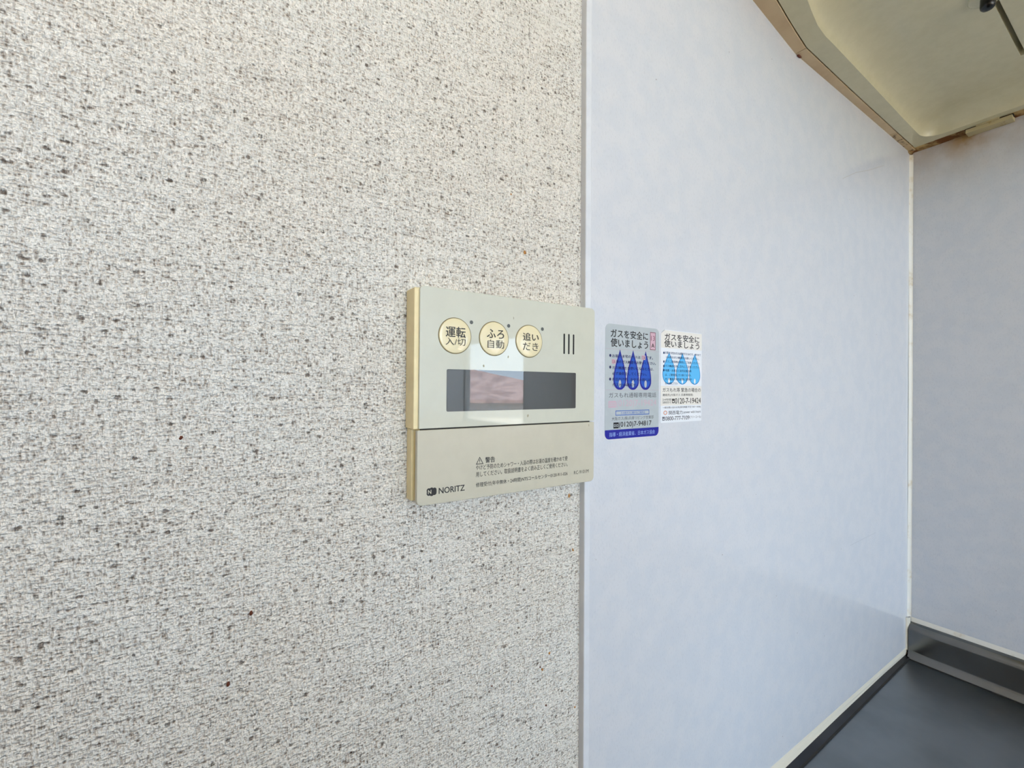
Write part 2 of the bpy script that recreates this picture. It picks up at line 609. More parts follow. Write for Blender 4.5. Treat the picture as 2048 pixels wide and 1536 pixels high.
link('walls', mesh('walls', *hbox(-3.2, 1.6, 0.2, 4, -3.7, -0.36)), hb, M['house'])
for k in range(6):    # courses of roof tiles, each overlapping the next
    b0, c0 = -0.1 + k * 0.42, -0.30 + k * 0.135
    vs = [H(-3.6, b0, c0), H(2.6 - 0.62 * k, b0, c0), H(2.6 - 0.62 * k - 0.6, b0 + 0.45, c0 + 0.14), H(-3.6, b0 + 0.45, c0 + 0.14),
          H(-3.6, b0, c0 - 0.09), H(2.6 - 0.62 * k, b0, c0 - 0.05), H(2.0 - 0.62 * k, b0 + 0.45, c0 + 0.09), H(-3.6, b0 + 0.45, c0 + 0.09)]
    link('roof_course', mesh('roof_course', vs, [(0, 1, 2, 3), (4, 5, 6, 7), (0, 1, 5, 4), (1, 2, 6, 5), (2, 3, 7, 6), (3, 0, 4, 7)]), hb, M['roof'])

# ------------------------------------------------------------------ worktop corner
kc = empty('kitchen_worktop', (0.55, -0.4, 0), 'grey stainless steel worktop and upstand in the bottom right corner', 'worktop')
ZS = -0.404


def line_x(p, q, xs):   # straight line through two measured points, sampled at xs
    return [T((x, p[1] + (q[1] - p[1]) * (x - p[0]) / (q[0] - p[0]), p[2] + (q[2] - p[2]) * (x - p[0]) / (q[0] - p[0]))) for x in xs]


xs = [0.235, 0.36, 0.5, 0.64, 0.78, 0.8795]
up = line_x((0.505, 0, -0.3945), (0.8623, 0, -0.3921), xs)                    # upper edge of the bead on the panel
lo = line_x((0.505, -0.0047, -0.4010), (0.672, -0.0019, -0.4010), xs)         # bead meets the steel
lo = [(a[0], min(a[1], -0.0052), a[2]) for a in lo]
g1 = line_x((0.518, -0.0124, -0.4015), (0.8470, -0.0062, -0.4015), xs)        # edge of the raised lip
g2 = [(a[0], a[1] - 0.0006, a[2] - 0.0024) for a in g1]
mid = [((a[0] + b[0]) / 2, min((a[1] + b[1]) / 2, a[1] - 0.0012), (a[2] + b[2]) / 2) for a, b in zip(up, lo)]
up0 = [(a[0], a[1] - 0.0003, a[2] - 0.0003) for a in up]
lo0 = [(a[0], a[1] + 0.0001, a[2] - 0.0012) for a in lo]
lip = loft([[(a[0], a[1] + 0.0005, a[2]) for a in lo], lo, g1, g2])
yfar = -1.9
far = [(a[0], yfar, ZS * SC_ + Z0) for a in g2]
top = loft([[(a[0], a[1], ZS * SC_ + Z0) for a in g2], far])
apron = loft([[(g2[0][0], -0.005, ZS * SC_ + Z0 + 0.001), (g2[0][0], yfar, ZS * SC_ + Z0)], [(g2[0][0], -0.005, ZS * SC_ + Z0 - 0.04), (g2[0][0], yfar, ZS * SC_ + Z0 - 0.04)]])
under = loft([[(0.231, -0.005, ZS * SC_ + Z0 - 0.04), (0.231, yfar, ZS * SC_ + Z0 - 0.04)], [(0.868, -0.005, ZS * SC_ + Z0 - 0.04), (0.868, yfar, ZS * SC_ + Z0 - 0.04)]])
link('worktop', mesh('worktop', *join(top, apron, under)), kc, M['steel'])
tag(link('side_lip', mesh('side_lip', *lip), kc, M['lip_steel']), 'narrow raised steel lip beside the wall')
lines = [[(q[0], q[1], q[2] + 0.00025) for q in g1], [(q[0], q[1] - 0.0009, q[2] - 0.0022) for q in g1]]
link('groove', mesh('groove', *loft(lines)), kc, M['gap'])
# upstand on the right wall: rolled top, flat face, small cove at the foot
pr = [(0.8862, -0.3520), (0.8848, -0.3524), (0.8800, -0.3545), (0.8784, -0.3555), (0.8756, -0.3598), (0.8748, -0.3616), (0.8745, -0.3640),
      (0.8745, -0.3920), (0.8741, -0.3945), (0.8732, -0.3962), (0.8706, -0.4004), (0.8692, -0.4022), (0.8684, -0.4046)]
ys = [-0.0035, -0.02, -0.3, -0.9, -1.9]
lines = [[T((x, y, z)) for y in ys] for x, z in pr]
link('upstand', mesh('upstand', *loft(lines), True), kc, M['steel2'])
cap = [T((x, -0.0036, z)) for x, z in pr]
link('end_cap', mesh('end_cap', cap + [T((0.8862, -0.0036, -0.4046))], [tuple(range(len(cap) + 1))]), kc, M['gap'])
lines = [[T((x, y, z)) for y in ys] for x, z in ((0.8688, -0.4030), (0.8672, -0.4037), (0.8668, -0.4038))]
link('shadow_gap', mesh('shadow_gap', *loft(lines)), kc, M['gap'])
box('cabinet_body', 0.262, 0.868, -1.9, -0.006, 0.0, ZS * SC_ + Z0 - 0.041, M['cab'], kc)
for k in range(4):
    box('door', 0.243, 0.261, -1.895 + k * 0.4725, -1.895 + k * 0.4725 + 0.468, 0.1, 0.79, M['cab'], kc, 0.002)

# sealant around the worktop
tr = struct(link('trim_3', mesh('trim_3', *loft([up, up0, mid, lo, lo0])), None, M['caulk']))
lines = [[T((x, y + 0.0006 * math.sin(40 * y), z)) for y in [-0.002, -0.02, -0.06, -0.12, -0.3, -0.9, -1.9]]
         for x, z in ((0.8862, -0.3464), (0.8858, -0.3470), (0.8848, -0.3496), (0.8842, -0.3527))]
struct(link('trim_4', mesh('trim_4', *loft(lines), True), None, M['caulk_corner']))
vz = [-0.3455, -0.355, -0.37, -0.385, -0.394]
lines = [[T((x + 0.0004 * math.sin(400 * z), y, z)) for z in vz] for x, y in ((0.8745, -0.0001), (0.8752, -0.0022), (0.8776, -0.0034), (0.8800, -0.0038), (0.882, -0.0036))]
struct(link('trim_5', mesh('trim_5', *loft(lines), True), None, M['caulk']))

# ------------------------------------------------------------------ range hood
hd = empty('range_hood', (0.6, -0.35, 0.36 * SC_ + Z0), 'cream enamel range hood seen from below, top right corner', 'range hood')


def zr(x, y):
    return (0.3625 + (0.886 - x) / 0.358 * 0.005 - y * 0.017) if x >= 0.528 else (0.3675 + (0.528 - x) * 0.208 - y * 0.017)


def lerp_tab(tab, x):
    for (a, b), (c, d) in zip(tab, tab[1:]):
        if x <= c:
            return b + (d - b) * (x - a) / (c - a)
    return tab[-1][1]


OUT = [(0.34, -0.022), (0.4581, -0.0159), (0.4929, -0.0132), (0.5258, -0.0115), (0.6416, -0.0098), (0.7726, -0.0092), (0.8716, -0.0086)]
INN = [(0.34, -0.052), (0.4781, -0.0346), (0.4878, -0.0322), (0.5114, -0.0290), (0.5372, -0.0294), (0.6341, -0.0275), (0.7826, -0.0242), (0.86, -0.0232)]
xs_f = [0.36, 0.42, 0.46, 0.49, 0.51, 0.528, 0.55, 0.60, 0.66, 0.72, 0.768, 0.80]
YF_ = -0.60
XI = 0.8588


def outline(o, h):
    q = max(0.024 - o * 0.75, 0.0012)
    yc = lerp_tab(INN, 0.83) - o
    xr_ = XI - o
    pts = []
    xe = xr_ - q
    for x in xs_f[:-1]:
        x2 = x if x < 0.7 else min(x, 0.7 + (xe - 0.7) * (x - 0.7) / 0.13)
        pts.append((x2, lerp_tab(INN, x2) - o))
    for i in range(9):
        a = R(90 - 90 * i / 8)
        pts.append((xe + q * math.cos(a), yc - q + q * math.sin(a)))
    for y in (-0.09, -0.14, -0.25, -0.42, YF_):
        pts.append((xr_, min(y, yc - q - 0.001)))
    return [T((x, y, zr(x, y) + h)) for x, y in pts]


w_, h_ = 0.036, 0.017
rings = [outline(0, 0.0)]
for k in range(1, 13):
    a = R(90 * k / 12)
    rings.append(outline(0.0010 + w_ * (1 - math.cos(a)), 0.0006 + h_ * math.sin(a)))
nf = len(xs_f) - 1 + 9
# flange: from the outer edge to the inner outline
outer = []
inner0 = rings[0]
inv = [((p[0]) / SC_, (p[1] + 0.0044) / SC_) for p in inner0]
for i, (x, y) in enumerate(inv):
    if i < len(xs_f) - 1:
        outer.append((x, lerp_tab(OUT, x)))
    elif i < nf:
        t = (i - (len(xs_f) - 1)) / 8
        if t < 0.5:
            outer.append((0.80 + (0.8725 - 0.80) * t * 2, lerp_tab(OUT, 0.82)))
        else:
            outer.append((0.8725 - 0.001 * (t - .5) * 2, lerp_tab(OUT, 0.82) + (y - lerp_tab(OUT, 0.82)) * (t - 0.5) * 2))
    else:
        outer.append((0.8712, y))
o3 = [T((x, y, zr(x, y))) for x, y in outer]
o2 = [T((x, y, zr(x, y) + 0.002)) for x, y in outer]
o1 = [T((x, y, 0.4725)) for x, y in outer]
fill = rings[-1]
shell = loft([o1, o2, o3] + rings)
# ceiling of the tub with a stepped recess
cv = []
cf = []
YS = -0.1305
XS = 0.768
last = [((p[0]) / SC_, (p[1] + 0.0044) / SC_) for p in fill]
hh = 0.0006 + h_
front = [p for p in last[:nf] if p[1] > YS]
cols = sorted(set([round(p[0], 5) for p in front] + [XS]))


def yat(x):
    for a, b in zip(front, front[1:]):
        if a[0] <= x <= b[0] and b[0] > a[0]:
            return a[1] + (b[1] - a[1]) * (x - a[0]) / (b[0] - a[0])
    return front[-1][1]


row1 = [T((x, yat(x), zr(x, yat(x)) + hh)) for x in cols]
row2 = [T((x, YS, zr(x, YS) + hh)) for x in cols]
ceil_a = loft([row1, row2])
lo_c = [x for x in cols if x <= XS]
hi_c = [x for x in cols if x >= XS]
ceil_b = loft([[T((x, YS, zr(x, YS) + hh)) for x in hi_c], [T((x, YF_, zr(x, YF_) + hh)) for x in hi_c]])
DR = 0.010
ceil_c = loft([[T((x, YS, zr(x, YS) + hh)) for x in lo_c], [T((x - 0.001, YS - 0.0012, zr(x, YS) + hh + DR)) for x in lo_c], [T((x - 0.003, YS - 0.0032, zr(x, YS) + hh + DR)) for x in lo_c],
               [T((x - 0.004, YS - 0.0042, zr(x, YS) + hh)) for x in lo_c], [T((x - 0.004, YF_, zr(x, YF_) + hh)) for x in lo_c]])
ceil_d = loft([[T((XS, YS, zr(XS, YS) + hh)), T((XS, YF_, zr(XS, YF_) + hh))], [T((XS - 0.001, YS - 0.0012, zr(XS, YS) + hh + DR)), T((XS - 0.001, YF_, zr(XS, YF_) + hh + DR))],
               [T((XS - 0.003, YS - 0.0032, zr(XS, YS) + hh + DR)), T((XS - 0.003, YF_, zr(XS, YF_) + hh + DR))], [T((XS - 0.004, YS - 0.0042, zr(XS, YS) + hh)), T((XS - 0.004, YF_, zr(XS, YF_) + hh))]])
xr_last = last[nf + 2][0]
ceil_e = loft([[T((xr_last, YS, zr(xr_last, YS) + hh)), T((xr_last, YF_, zr(xr_last, YF_) + hh))], [T((cols[-1], YS, zr(xr_last, YS) + hh)), T((cols[-1], YF_, zr(xr_last, YF_) + hh))]])
# closing faces that the photo does not show: front, far side and top
x0h, x1h = 0.36, 0.8712
cl1 = loft([[T((x0h, -0.0209, zr(x0h, 0))), T((x0h, YF_, zr(x0h, YF_)))], [T((x0h, -0.0209, 0.4725)), T((x0h, YF_, 0.4725))]])
cl2 = loft([[T((x, YF_, zr(x, YF_))) for x in (0.36, 0.528, 0.8712)], [T((x, YF_, 0.4725)) for x in (0.36, 0.528, 0.8712)]])
cl3 = loft([[T((x0h, -0.009, 0.4725)), T((x0h, YF_, 0.4725))], [T((x1h, -0.009, 0.4725)), T((x1h, YF_, 0.4725))]])
sh = link('hood_shell', mesh('hood_shell', *shell, True), hd, M['hood'])
link('hood_cavity', mesh('hood_cavity', *join(ceil_a, ceil_b, ceil_c, ceil_d, ceil_e)), hd, M['hood'])
link('hood_casing', mesh('hood_casing', *join(cl1, cl2, cl3)), hd, M['hood'])
es = sh.modifiers.new('split', 'EDGE_SPLIT')
es.split_angle = R(50)

# filler strip between hood and wall, in two lengths
GAP = 0.0011


def strip(name, xa, xb, m, n=7):
    xs_ = [xa + (xb - xa) * i / n for i in range(n + 1)]
    top_, bot, bot2, wall = [], [], [], []
    for x in xs_:
        yo = lerp_tab(OUT, x) + GAP
        z = zr(x, 0)
        wall.append(T((x, 0.0, z)))
        bot.append(T((x, yo + 0.0003, z - 0.0002)))
        bot2.append(T((x, yo, z)))
        top_.append(T((x, yo, 0.4725)))
    vs_, fs_ = loft([[(w[0], w[1], 0.4725 * SC_ + Z0) for w in wall], wall, bot, bot2, top_])
    k = len(xs_)
    fs_ += [tuple(j * k for j in range(5)), tuple(j * k + k - 1 for j in range(5))]
    return link(name, mesh(name, vs_, fs_), hd, m)


strip('filler_strip', 0.36, 0.5275, M['strip'])
strip('filler_strip', 0.5283, 0.800, M['strip'])
tag(strip('filler_strip', 0.8002, 0.884, M['strip_rust']), 'rust-stained end of the strip')
lines = [[T((x, lerp_tab(OUT, x) + GAP + 0.0002, zr(x, 0) + 0.004)) for x in (0.361, 0.42, 0.528, 0.65, 0.78, 0.87)],
         [T((x, lerp_tab(OUT, x) - 0.0002, zr(x, 0) + 0.004)) for x in (0.361, 0.42, 0.528, 0.65, 0.78, 0.87)]]
link('dark_gap', mesh('dark_gap', *loft(lines)), hd, M['gap'])
# rust blister at the joint of the strip
bm = bmesh.new()
bmesh.ops.create_icosphere(bm, subdivisions=2, radius=1)
random.seed(7)
for v in bm.verts:
    k = random.uniform(0.75, 1.2)
    v.co = Vector((v.co.x * 0.0042 * k, v.co.y * 0.0013 * k, v.co.z * 0.0012 * k))
    p = T((0.5340, -0.0012, 0.3667))
    v.co += Vector(p)
me = bpy.data.meshes.new('rust_spot')
bm.to_mesh(me)
bm.free()
tag(link('rust_spot', me, hd, M['rust']), 'dark rust spot at the strip joint')
# small bayonet knob with its round pad
kx, ky = 0.628, -0.1295
kz = zr(kx, ky) + hh


def lathe(prof, n=28):
    vs_, fs_ = [], []
    for rad, dz in prof:
        for i in range(n):
            a = 2 * math.pi * i / n
            vs_.append(T((kx + rad * math.cos(a), ky + rad * math.sin(a), kz + dz)))
    for j in range(len(prof) - 1):
        for i in range(n):
            fs_.append((j * n + i, j * n + (i + 1) % n, (j + 1) * n + (i + 1) % n, (j + 1) * n + i))
    fs_.append(tuple(range((len(prof) - 1) * n, len(prof) * n)))
    return vs_, fs_


link('knob_pad', mesh('knob_pad', *lathe([(0.0145, 0.002), (0.0142, -0.0008), (0.0132, -0.0016), (0.011, -0.0018)]), True), hd, M['hood'])
tag(link('knob', mesh('knob', *lathe([(0.0054, 0.0), (0.0057, -0.009), (0.0053, -0.0112), (0.0042, -0.0126), (0.0022, -0.0133), (0.0005, -0.0134)]), True), hd, M['black']), 'shiny black knob')
# clip that holds the back rim to the wall
cl = link('clip', mesh('clip', *[(lambda vf: ([T(v) for v in vf[0]], vf[1]))(box_vf(0.8700, 0.8855, -0.1085, -0.0640, 0.3572, 0.3625))][0]), hd, M['clip'])
add_bevel(cl, 0.0005, 2)
ct = link('clip_tab', mesh('clip_tab', *[(lambda vf: ([T(v) for v in vf[0]], vf[1]))(box_vf(0.8690, 0.8790, -0.0965, -0.0745, 0.3622, 0.3668))][0]), hd, M['clip'])
add_bevel(ct, 0.0004, 2)
gp = link('clip_gap', mesh('clip_gap', *[(lambda vf: ([T(v) for v in vf[0]], vf[1]))(box_vf(0.8722, 0.8790, -0.1090, -0.0632, 0.3612, 0.3640))][0]), hd, M['gap'])
# stained sealant between the hood rim and the right wall
ys = [-0.001, -0.012, -0.03, -0.05, -0.07, -0.1, -0.13, -0.2, -0.4, -0.6]
lines = []
for a, (x, dz) in enumerate([(0.8868, -0.0016), (0.8840, -0.0012), (0.8790, 0.0004), (0.8735, 0.0016), (0.8700, 0.0022)]):
    lines.append([T((x, y, zr(0.88, y) + dz + 0.0004 * math.sin(60 * y + a))) for y in ys])
struct(link('trim_6', mesh('trim_6', *loft(lines), True), None, M['caulk_rust']))
# blob of old sealant where hood, corner bead and walls meet
bm = bmesh.new()
bmesh.ops.create_icosphere(bm, subdivisions=2, radius=1)
for v in bm.verts:
    k = random.uniform(0.85, 1.1)
    v.co = Vector((v.co.x * 0.008 * k, v.co.y * 0.0036 * k, v.co.z * 0.0030 * k)) + Vector(T((0.8835, -0.0012, 0.3618)))
me = bpy.data.meshes.new('trim_7')
bm.to_mesh(me)
bm.free()
struct(link('trim_7', me, None, M['caulk_rust']))

# ------------------------------------------------------------------ water heater remote
rm = empty('heater_remote', (0.153, -0.001, -0.065 + Z0), 'ivory wall remote for a water heater, with round buttons and dark display', 'remote control')
YF, YL = -0.0142, -0.0150
# body: a yellowed box with a groove down its left side beside the flap
body = link('body', mesh('body', *prism([(0.0905, -0.0240), (0.0905, 0.0528), (0.2150, 0.0528), (0.2150, -0.0632), (0.0900, -0.0632), (0.0895, -0.0240)], -0.0112, -0.0002)), rm, M['body'])
body.data = mesh('body', *join(
    prism([(0.0878, -0.0240), (0.0878, 0.0530), (0.2150, 0.0530), (0.2150, -0.0240)], -0.0125, -0.0002),
    prism([(0.0887, -0.0636), (0.0887, -0.0240), (0.2150, -0.0240), (0.2150, -0.0636)], -0.0078, -0.0002),
    prism([(0.0909, -0.0615), (0.0909, -0.0240), (0.2140, -0.0240), (0.2140, -0.0615)], -0.0128, -0.0070)))
body.data.materials.append(M['body'])
add_bevel(body, 0.0006, 2)


def plate(name, pts, y0, y1, m, bev, parent):
    o = link(name, mesh(name, *prism(pts, y0, y1)), parent, m)
    add_bevel(o, bev, 3)
    return o


face = plate('cover', rrect(0.0904, 0.2181, -0.0237, 0.0539, (0.0004, 0.0004, 0.0032, 0.0022)), YF, -0.0118, M['face'], 0.0007, rm)
flap = plate('flap', rrect(0.0892, 0.2174, -0.0651, -0.02435, (0.0030, 0.0032, 0.0004, 0.0008)), YL, -0.0118, M['flap'], 0.0008, rm)
tag(flap, 'lower flap printed with a warning')
box('flap_gap', 0.0915, 0.2140, YF + 0.0002, -0.0110, -0.0246 + Z0, -0.0234 + Z0, M['gap'], rm)
# display: recessed grey panel with a dark mask, under a clear glossy pane
link('display_mask', mesh('display_mask', *prism(rrect(0.1064, 0.2011, -0.0147, 0.00905, 0.0008), YF - 0.00006, -0.013)), rm, M['lcd_edge'])
link('display_panel', mesh('display_panel', *prism(rrect(0.1068, 0.1975, -0.0143, 0.0086, 0.0004), YF - 0.00010, YF)), rm, M['lcd'])
link('display_pane', mesh('display_pane', *flat(rrect(0.1064, 0.2011, -0.0147, 0.00905, 0.0008), YF - 0.00045), fix=False), rm, M['display_pane'])
# three round buttons in shallow rings
for (cx, lines_) in ((0.11130, [('運転', .10521, .11755, .0269, .0330), ('入/切', .10515, .11753, .0225, .02655)]),
                     (0.13690, [('ふろ', .13146, .14340, .0281, .0334), ('自動', .13199, .14346, .0222, .0272)]),
                     (0.16240, [('追い', .15711, .16926, .0281, .0331), ('だき', .15716, .16900, .0222, .0271)])):
    cz = 0.02794
    n = 48

    def ring_vf(pr_):
        vs_, fs_ = [], []
        for rad, y in pr_:
            vs_ += [(cx + rad * math.cos(2 * math.pi * i / n), y, cz + Z0 + rad * math.sin(2 * math.pi * i / n)) for i in range(n)]
        for j in range(len(pr_) - 1):
            fs_ += [(j * n + i, j * n + (i + 1) % n, (j + 1) * n + (i + 1) % n, (j + 1) * n + i) for i in range(n)]
        return vs_, fs_
    rv, rf = ring_vf([(0.01035, YF + 0.0001), (0.01030, YF - 0.00008), (0.0096, YF - 0.00008)])
    b = link('button', mesh('button', *ring_vf([(0.00985, YF + 0.0002), (0.00985, YF - 0.00035), (0.0097, YF - 0.00055), (0.0093, YF - 0.00066), (0.0060, YF - 0.00070), (0.0030, YF - 0.00072), (0.00001, YF - 0.00072)]), True), rm, M['button'])
    link('button_rim', mesh('button_rim', rv, rf), rm, M['ring'])
    printed('lettering', [text_vf(s, a, c, z0_, z1_, YF - 0.00092, 0.012 if i == 0 else 0.0) for i, (s, a, c, z0_, z1_) in enumerate(lines_)], M['ink'], b)
for x in (0.12163, 0.14712, 0.17271):
    link('indicator_light', mesh('indicator_light', *prism(circ(x, 0.0364, 0.0011, n=20), YF - 0.0001, YF + 0.001)), rm, M['led'])
for x in (0.1908, 0.19477, 0.19888):
    link('speaker_slot', mesh('speaker_slot', *prism(rrect(x - 0.00062, x + 0.00062, 0.0213, 0.0348, 0.0006), YF - 0.00005, YF + 0.001)), rm, M['slot'])
# small smears and a fly speck on the cover
random.seed(11)
for (x, z, q, w) in ((.12992, .0115, .0010, .7), (.14700, .01770, .0011, .5), (.16190, -.0185, .0012, .6), (.15075, .0414, .0012, .25), (.2125, -.0265, .0011, .5)):
    pts = [(x + q * random.uniform(.5, 1.1) * math.cos(6.283 * i / 9) * w, z + q * random.uniform(.6, 1.1) * math.sin(6.283 * i / 9)) for i in range(9)]
    yy = YF if z > -0.024 else YL
    link('smear', mesh('smear', *prism(pts, yy - 0.00006, yy + 0.0001)), rm, M['smear'])
# print on the flap
yl = YL - 0.00006
tri_o = [(0.12485, -0.0457), (0.12994, -0.0457), (0.12740, -0.0413)]
tri_i = [(0.12555, -0.04528), (0.12924, -0.04528), (0.12740, -0.04212)]
tri = ([(x, yl, z + Z0) for x, z in tri_o + tri_i], [(0, 1, 4, 3), (1, 2, 5, 4), (2, 0, 3, 5)])
warn = [tri, flat(rrect(0.12720, 0.12760, -0.0443, -0.0429, 0.0001, 2), yl), flat(rrect(0.12720, 0.12760, -0.0449, -0.0446, 0.0001, 2), yl),
        text_vf('警告', .13109, .13779, -.0453, -.04185, yl, 0.02),
        text_vf('やけど予防のためシャワー・入浴の際はお湯の温度を確かめて使', .12489, .19369, -.0491, -.0460, yl, 0.008),
        text_vf('用してください。取扱説明書をよく読み正しくご使用ください。', .12492, .19373, -.0530, -.0499, yl, 0.008),
        text_vf('修理受付(年中無休・24時間)NTSコールセンター0120-911-026', .12499, .19379, -.0593, -.0562, yl, 0.008),
        text_vf('RC-9101M', .19936, .21256, -.0589, -.0566, yl, 0.0)]
tag(printed('warning_print', warn, M['ink'], flap), 'small dark grey warning lettering')
logo = [text_vf('NORITZ', .10181, .11782, -.0598, -.0564, yl, 0.022)]
lb = []
for (cx, cz, q) in ((.0960, -.0572, .00125), (.0976, -.0570, .0013), (.0993, -.0572, .00125), (.0960, -.0588, .00125), (.0977, -.0588, .0016), (.0993, -.0588, .00125), (.0960, -.0580, .0012), (.0994, -.0580, .0012)):
    lb.append(flat(circ(cx, cz, q, n=18), yl - 0.000002 * len(lb)))
printed('maker_mark', logo + lb, M['ink_bk'], flap)
printed('maker_initial', [text_vf('N', .09555, .09745, -.0591, -.0569, yl - 0.00004, 0.02)], M['flap'], flap)


# ------------------------------------------------------------------ stickers
def drop(xc, xl, xr, zt_, zb_, y, top_w=0.03, shrink=0.0):
    """outline of a gas flame drop: pointed above, round below"""
    hw = (xr - xl) / 2
    q = hw
    H_ = zt_ - zb_
    pts = []
    n = 16
    for i in range(n + 1):                       # right flank from the tip down
        t = i / n
        z = zt_ - (H_ - q) * t
        w = hw * (0.02 + 0.98 * math.sin(t * math.pi / 2) ** 1.15)
        pts.append((xc + w, z))
    for i in range(1, 16):
        a = -math.pi * i / 16
        pts.append((xc + hw * math.cos(a), zb_ + q + q * math.sin(a)))
    left = [(2 * xc - x, z) for x, z in pts[:n + 1]][::-1]
    pts += left
    if shrink:
        cz = zb_ + H_ * 0.36
        pts = [(xc + (x - xc) * (1 - shrink * 1.25), cz + (z - cz) * (1 - shrink)) for x, z in pts]
    return flat(pts, y)


YS1 = YP - 0.00018
s1 = empty('gas_sticker', (0.268, YP, -0.0391 + Z0), 'silver grey gas safety sticker with three dark blue drops and blue foot band', 'sticker')
link('backing', mesh('backing', *prism(rrect(0.2380, 0.2979, -0.0391, 0.0468, 0.0042), YS1, YP)), s1, M['silver'])
e = 0.00004
L1, L2, L3, L4, L5 = (YS1 - e * k for k in (1, 2, 3, 4, 5))
tag(printed('foot_band', [flat(rrect(0.2380, 0.2979, -0.0391, -0.0322, (0.0042, 0.0042, 0.0002, 0.0002)), L1)], M['blue'], s1), 'dark blue foot band')
printed('foot_lettering', [text_vf('指導・経済産業省、日本ガス協会', .24244, .29344, -.0374, -.0340, L2, 0.01)], M['paleblue'], s1)
printed('rule', [flat([(0.2381, 0.0279), (0.2978, 0.0281), (0.2978, 0.0285), (0.2381, 0.0283)], L1)], M['line'], s1)
printed('rule', [flat([(0.2381, -0.0026), (0.2978, -0.0026), (0.2978, -0.0022), (0.2381, -0.0022)], L1)], M['line'], s1)
printed('title', [text_vf('ガスを安全に', .24325, .28457, .0368, .0431, L1, 0.022), text_vf('使いましょう', .24332, .28464, .0298, .0363, L1, 0.022)], M['ink_bk'], s1)
printed('code_box', [flat(rrect(0.2869, 0.2935, 0.0294, 0.0437, 0.0004), L1)], M['pink'], s1)
printed('code_patch', [flat(rrect(.2446, .2486, .0170, .0205, .0002), L3)], M['pink'], s1)
printed('code_patch', [flat(rrect(.2772, .2816, .0212, .0247, .0002), L3)], M['pink'], s1)
printed('code_frame', [frame_vf(0.2869, 0.2935, 0.0294, 0.0437, 0.0006, L2)], M['pink_line'], s1)
printed('code_digits', [text_vf('13', .2880, .2925, .0369, .0408, L2, 0.01)], M['pink_line'], s1)
printed('gas_code', [text_vf('13A', .2774, .2814, .0216, .0243, L4, 0.01)], M['pink_line'], s1)
printed('gas_code', [text_vf('13A', .2448, .2484, .0174, .0201, L4, 0.01)], M['pink_line'], s1)
printed('code_letter', [text_vf('A', .2884, .2922, .0314, .0347, L2, 0.02)], M['ink_bk'], s1)
for (xc, xl, xr) in ((0.2532, 0.24652, 0.26005), (0.2675, 0.26085, 0.27440), (0.2819, 0.27520, 0.28850)):
    d = printed('drop', [drop(xc, xl, xr, 0.0280, -0.0024, L1)], M['blue'], s1)
    printed('drop_core', [drop(xc, xl, xr, 0.0280, -0.0024, L2, shrink=0.15)], M['blue_in'], d)
    printed('drop_highlight', [flat(circ(xc, 0.0023, 0.0014, 0.0029, 20), L3)], M['silver'], d)
for z in (0.0232, 0.01454, 0.00562):
    pass
small = [flat(circ(0.2430, z, 0.0010, 0.0011, 16), L1) for z in (0.0232, 0.0145, 0.0056)]
small += [text_vf(s, a, c, z0_, z1_, L4, w) for (s, a, c, z0_, z1_, w) in (
    ('お客さま宅のガスは', .24491, .2757, .0219, .0243, .012), ('です。', .2822, .29028, .0219, .0243, .012),
    ('用のガス機器をお使いください。', .2490, .29390, .0176, .0200, .012),
    ('ガス機器をお使いになるときは、', .24500, .29139, .0130, .0154, .012),
    ('必ず換気をしてください。', .24505, .28289, .0087, .0112, .012),
    ('お出かけ前、おやすみ前には', .24509, .28743, .0045, .0069, .012),
    ('ガス栓の確認を', .24513, .27081, .0002, .0027, .012))]
tag(printed('small_print', small, M['blue_ink'], s1), 'small dark lettering over the drops')
printed('telephone_print', [text_vf('ガスもれ通報専用電話', .24189, .29467, -.0083, -.0044, L1, 0.0), text_vf('大阪ガス(株)兵庫リビング営業部', .24495, .29179, -.0257, -.0226, L1, 0.0)], M['ink_grey'], s1)
printed('faded_number', [flat(rrect(.24135, .24927, -.0157, -.0106, .0003), L1), text_vf('(0120)7-19424', .24972, .29495, -.0163, -.0101, L1, 0.0)], M['num_pink'], s1)
printed('blue_box', [frame_vf(.24889, .28649, -.0217, -.0179, .0006, L1), text_vf('その他ガスに関するご用件は', .2543, .2815, -.0209, -.0189, L1, .01)], M['blue_frame'], s1)
printed('free_dial_mark', [flat(rrect(.24676, .25238, -.0313, -.0268, .0003), L1), text_vf('(0120)7-94817', .25257, .28920, -.0316, -.0265, L1, 0.014)], M['ink_bk'], s1)
printed('free_dial_loops', [frame_vf(.2473, .2492, -.0300, -.0282, .0004, L2), frame_vf(.2498, .2518, -.0300, -.0282, .0004, L2)], M['silver'], s1)
printed('faded_loops', [frame_vf(.2424, .2449, -.0143, -.0120, .0004, L2), frame_vf(.2456, .2482, -.0143, -.0120, .0004, L2)], M['silver'], s1)

s2 = empty('gas_sticker', (0.3275, YP, -0.0292 + Z0), 'smaller white gas safety sticker with light blue drops and one curled corner', 'sticker')
pts = rrect(0.3001, 0.3548, -0.0292, 0.0470, (0.0012, 0.0012, 0.0014, 0.0004), 4)
pts = [p for p in pts if not (p[0] < 0.3040 and p[1] > 0.0440)]
i_ = max(range(len(pts)), key=lambda k: pts[k][1] - pts[k][0] * 0.2)
pts += [(0.3048, 0.0470), (0.3001, 0.0436)]
link('backing', mesh('backing', *prism(pts, YS1, YP)), s2, M['white_st'])
tag(link('curled_corner', mesh('curled_corner', [(0.3001, YS1 - .0001, 0.0436 + Z0), (0.3048, YS1 - .0001, 0.0470 + Z0), (0.3046, YS1 - 0.0011, 0.0446 + Z0), (0.3030, YS1 - .0009, 0.0460 + Z0)],
                                    [(0, 2, 3), (3, 2, 1)], True), s2, M['cream_st']), 'dirty curled corner')
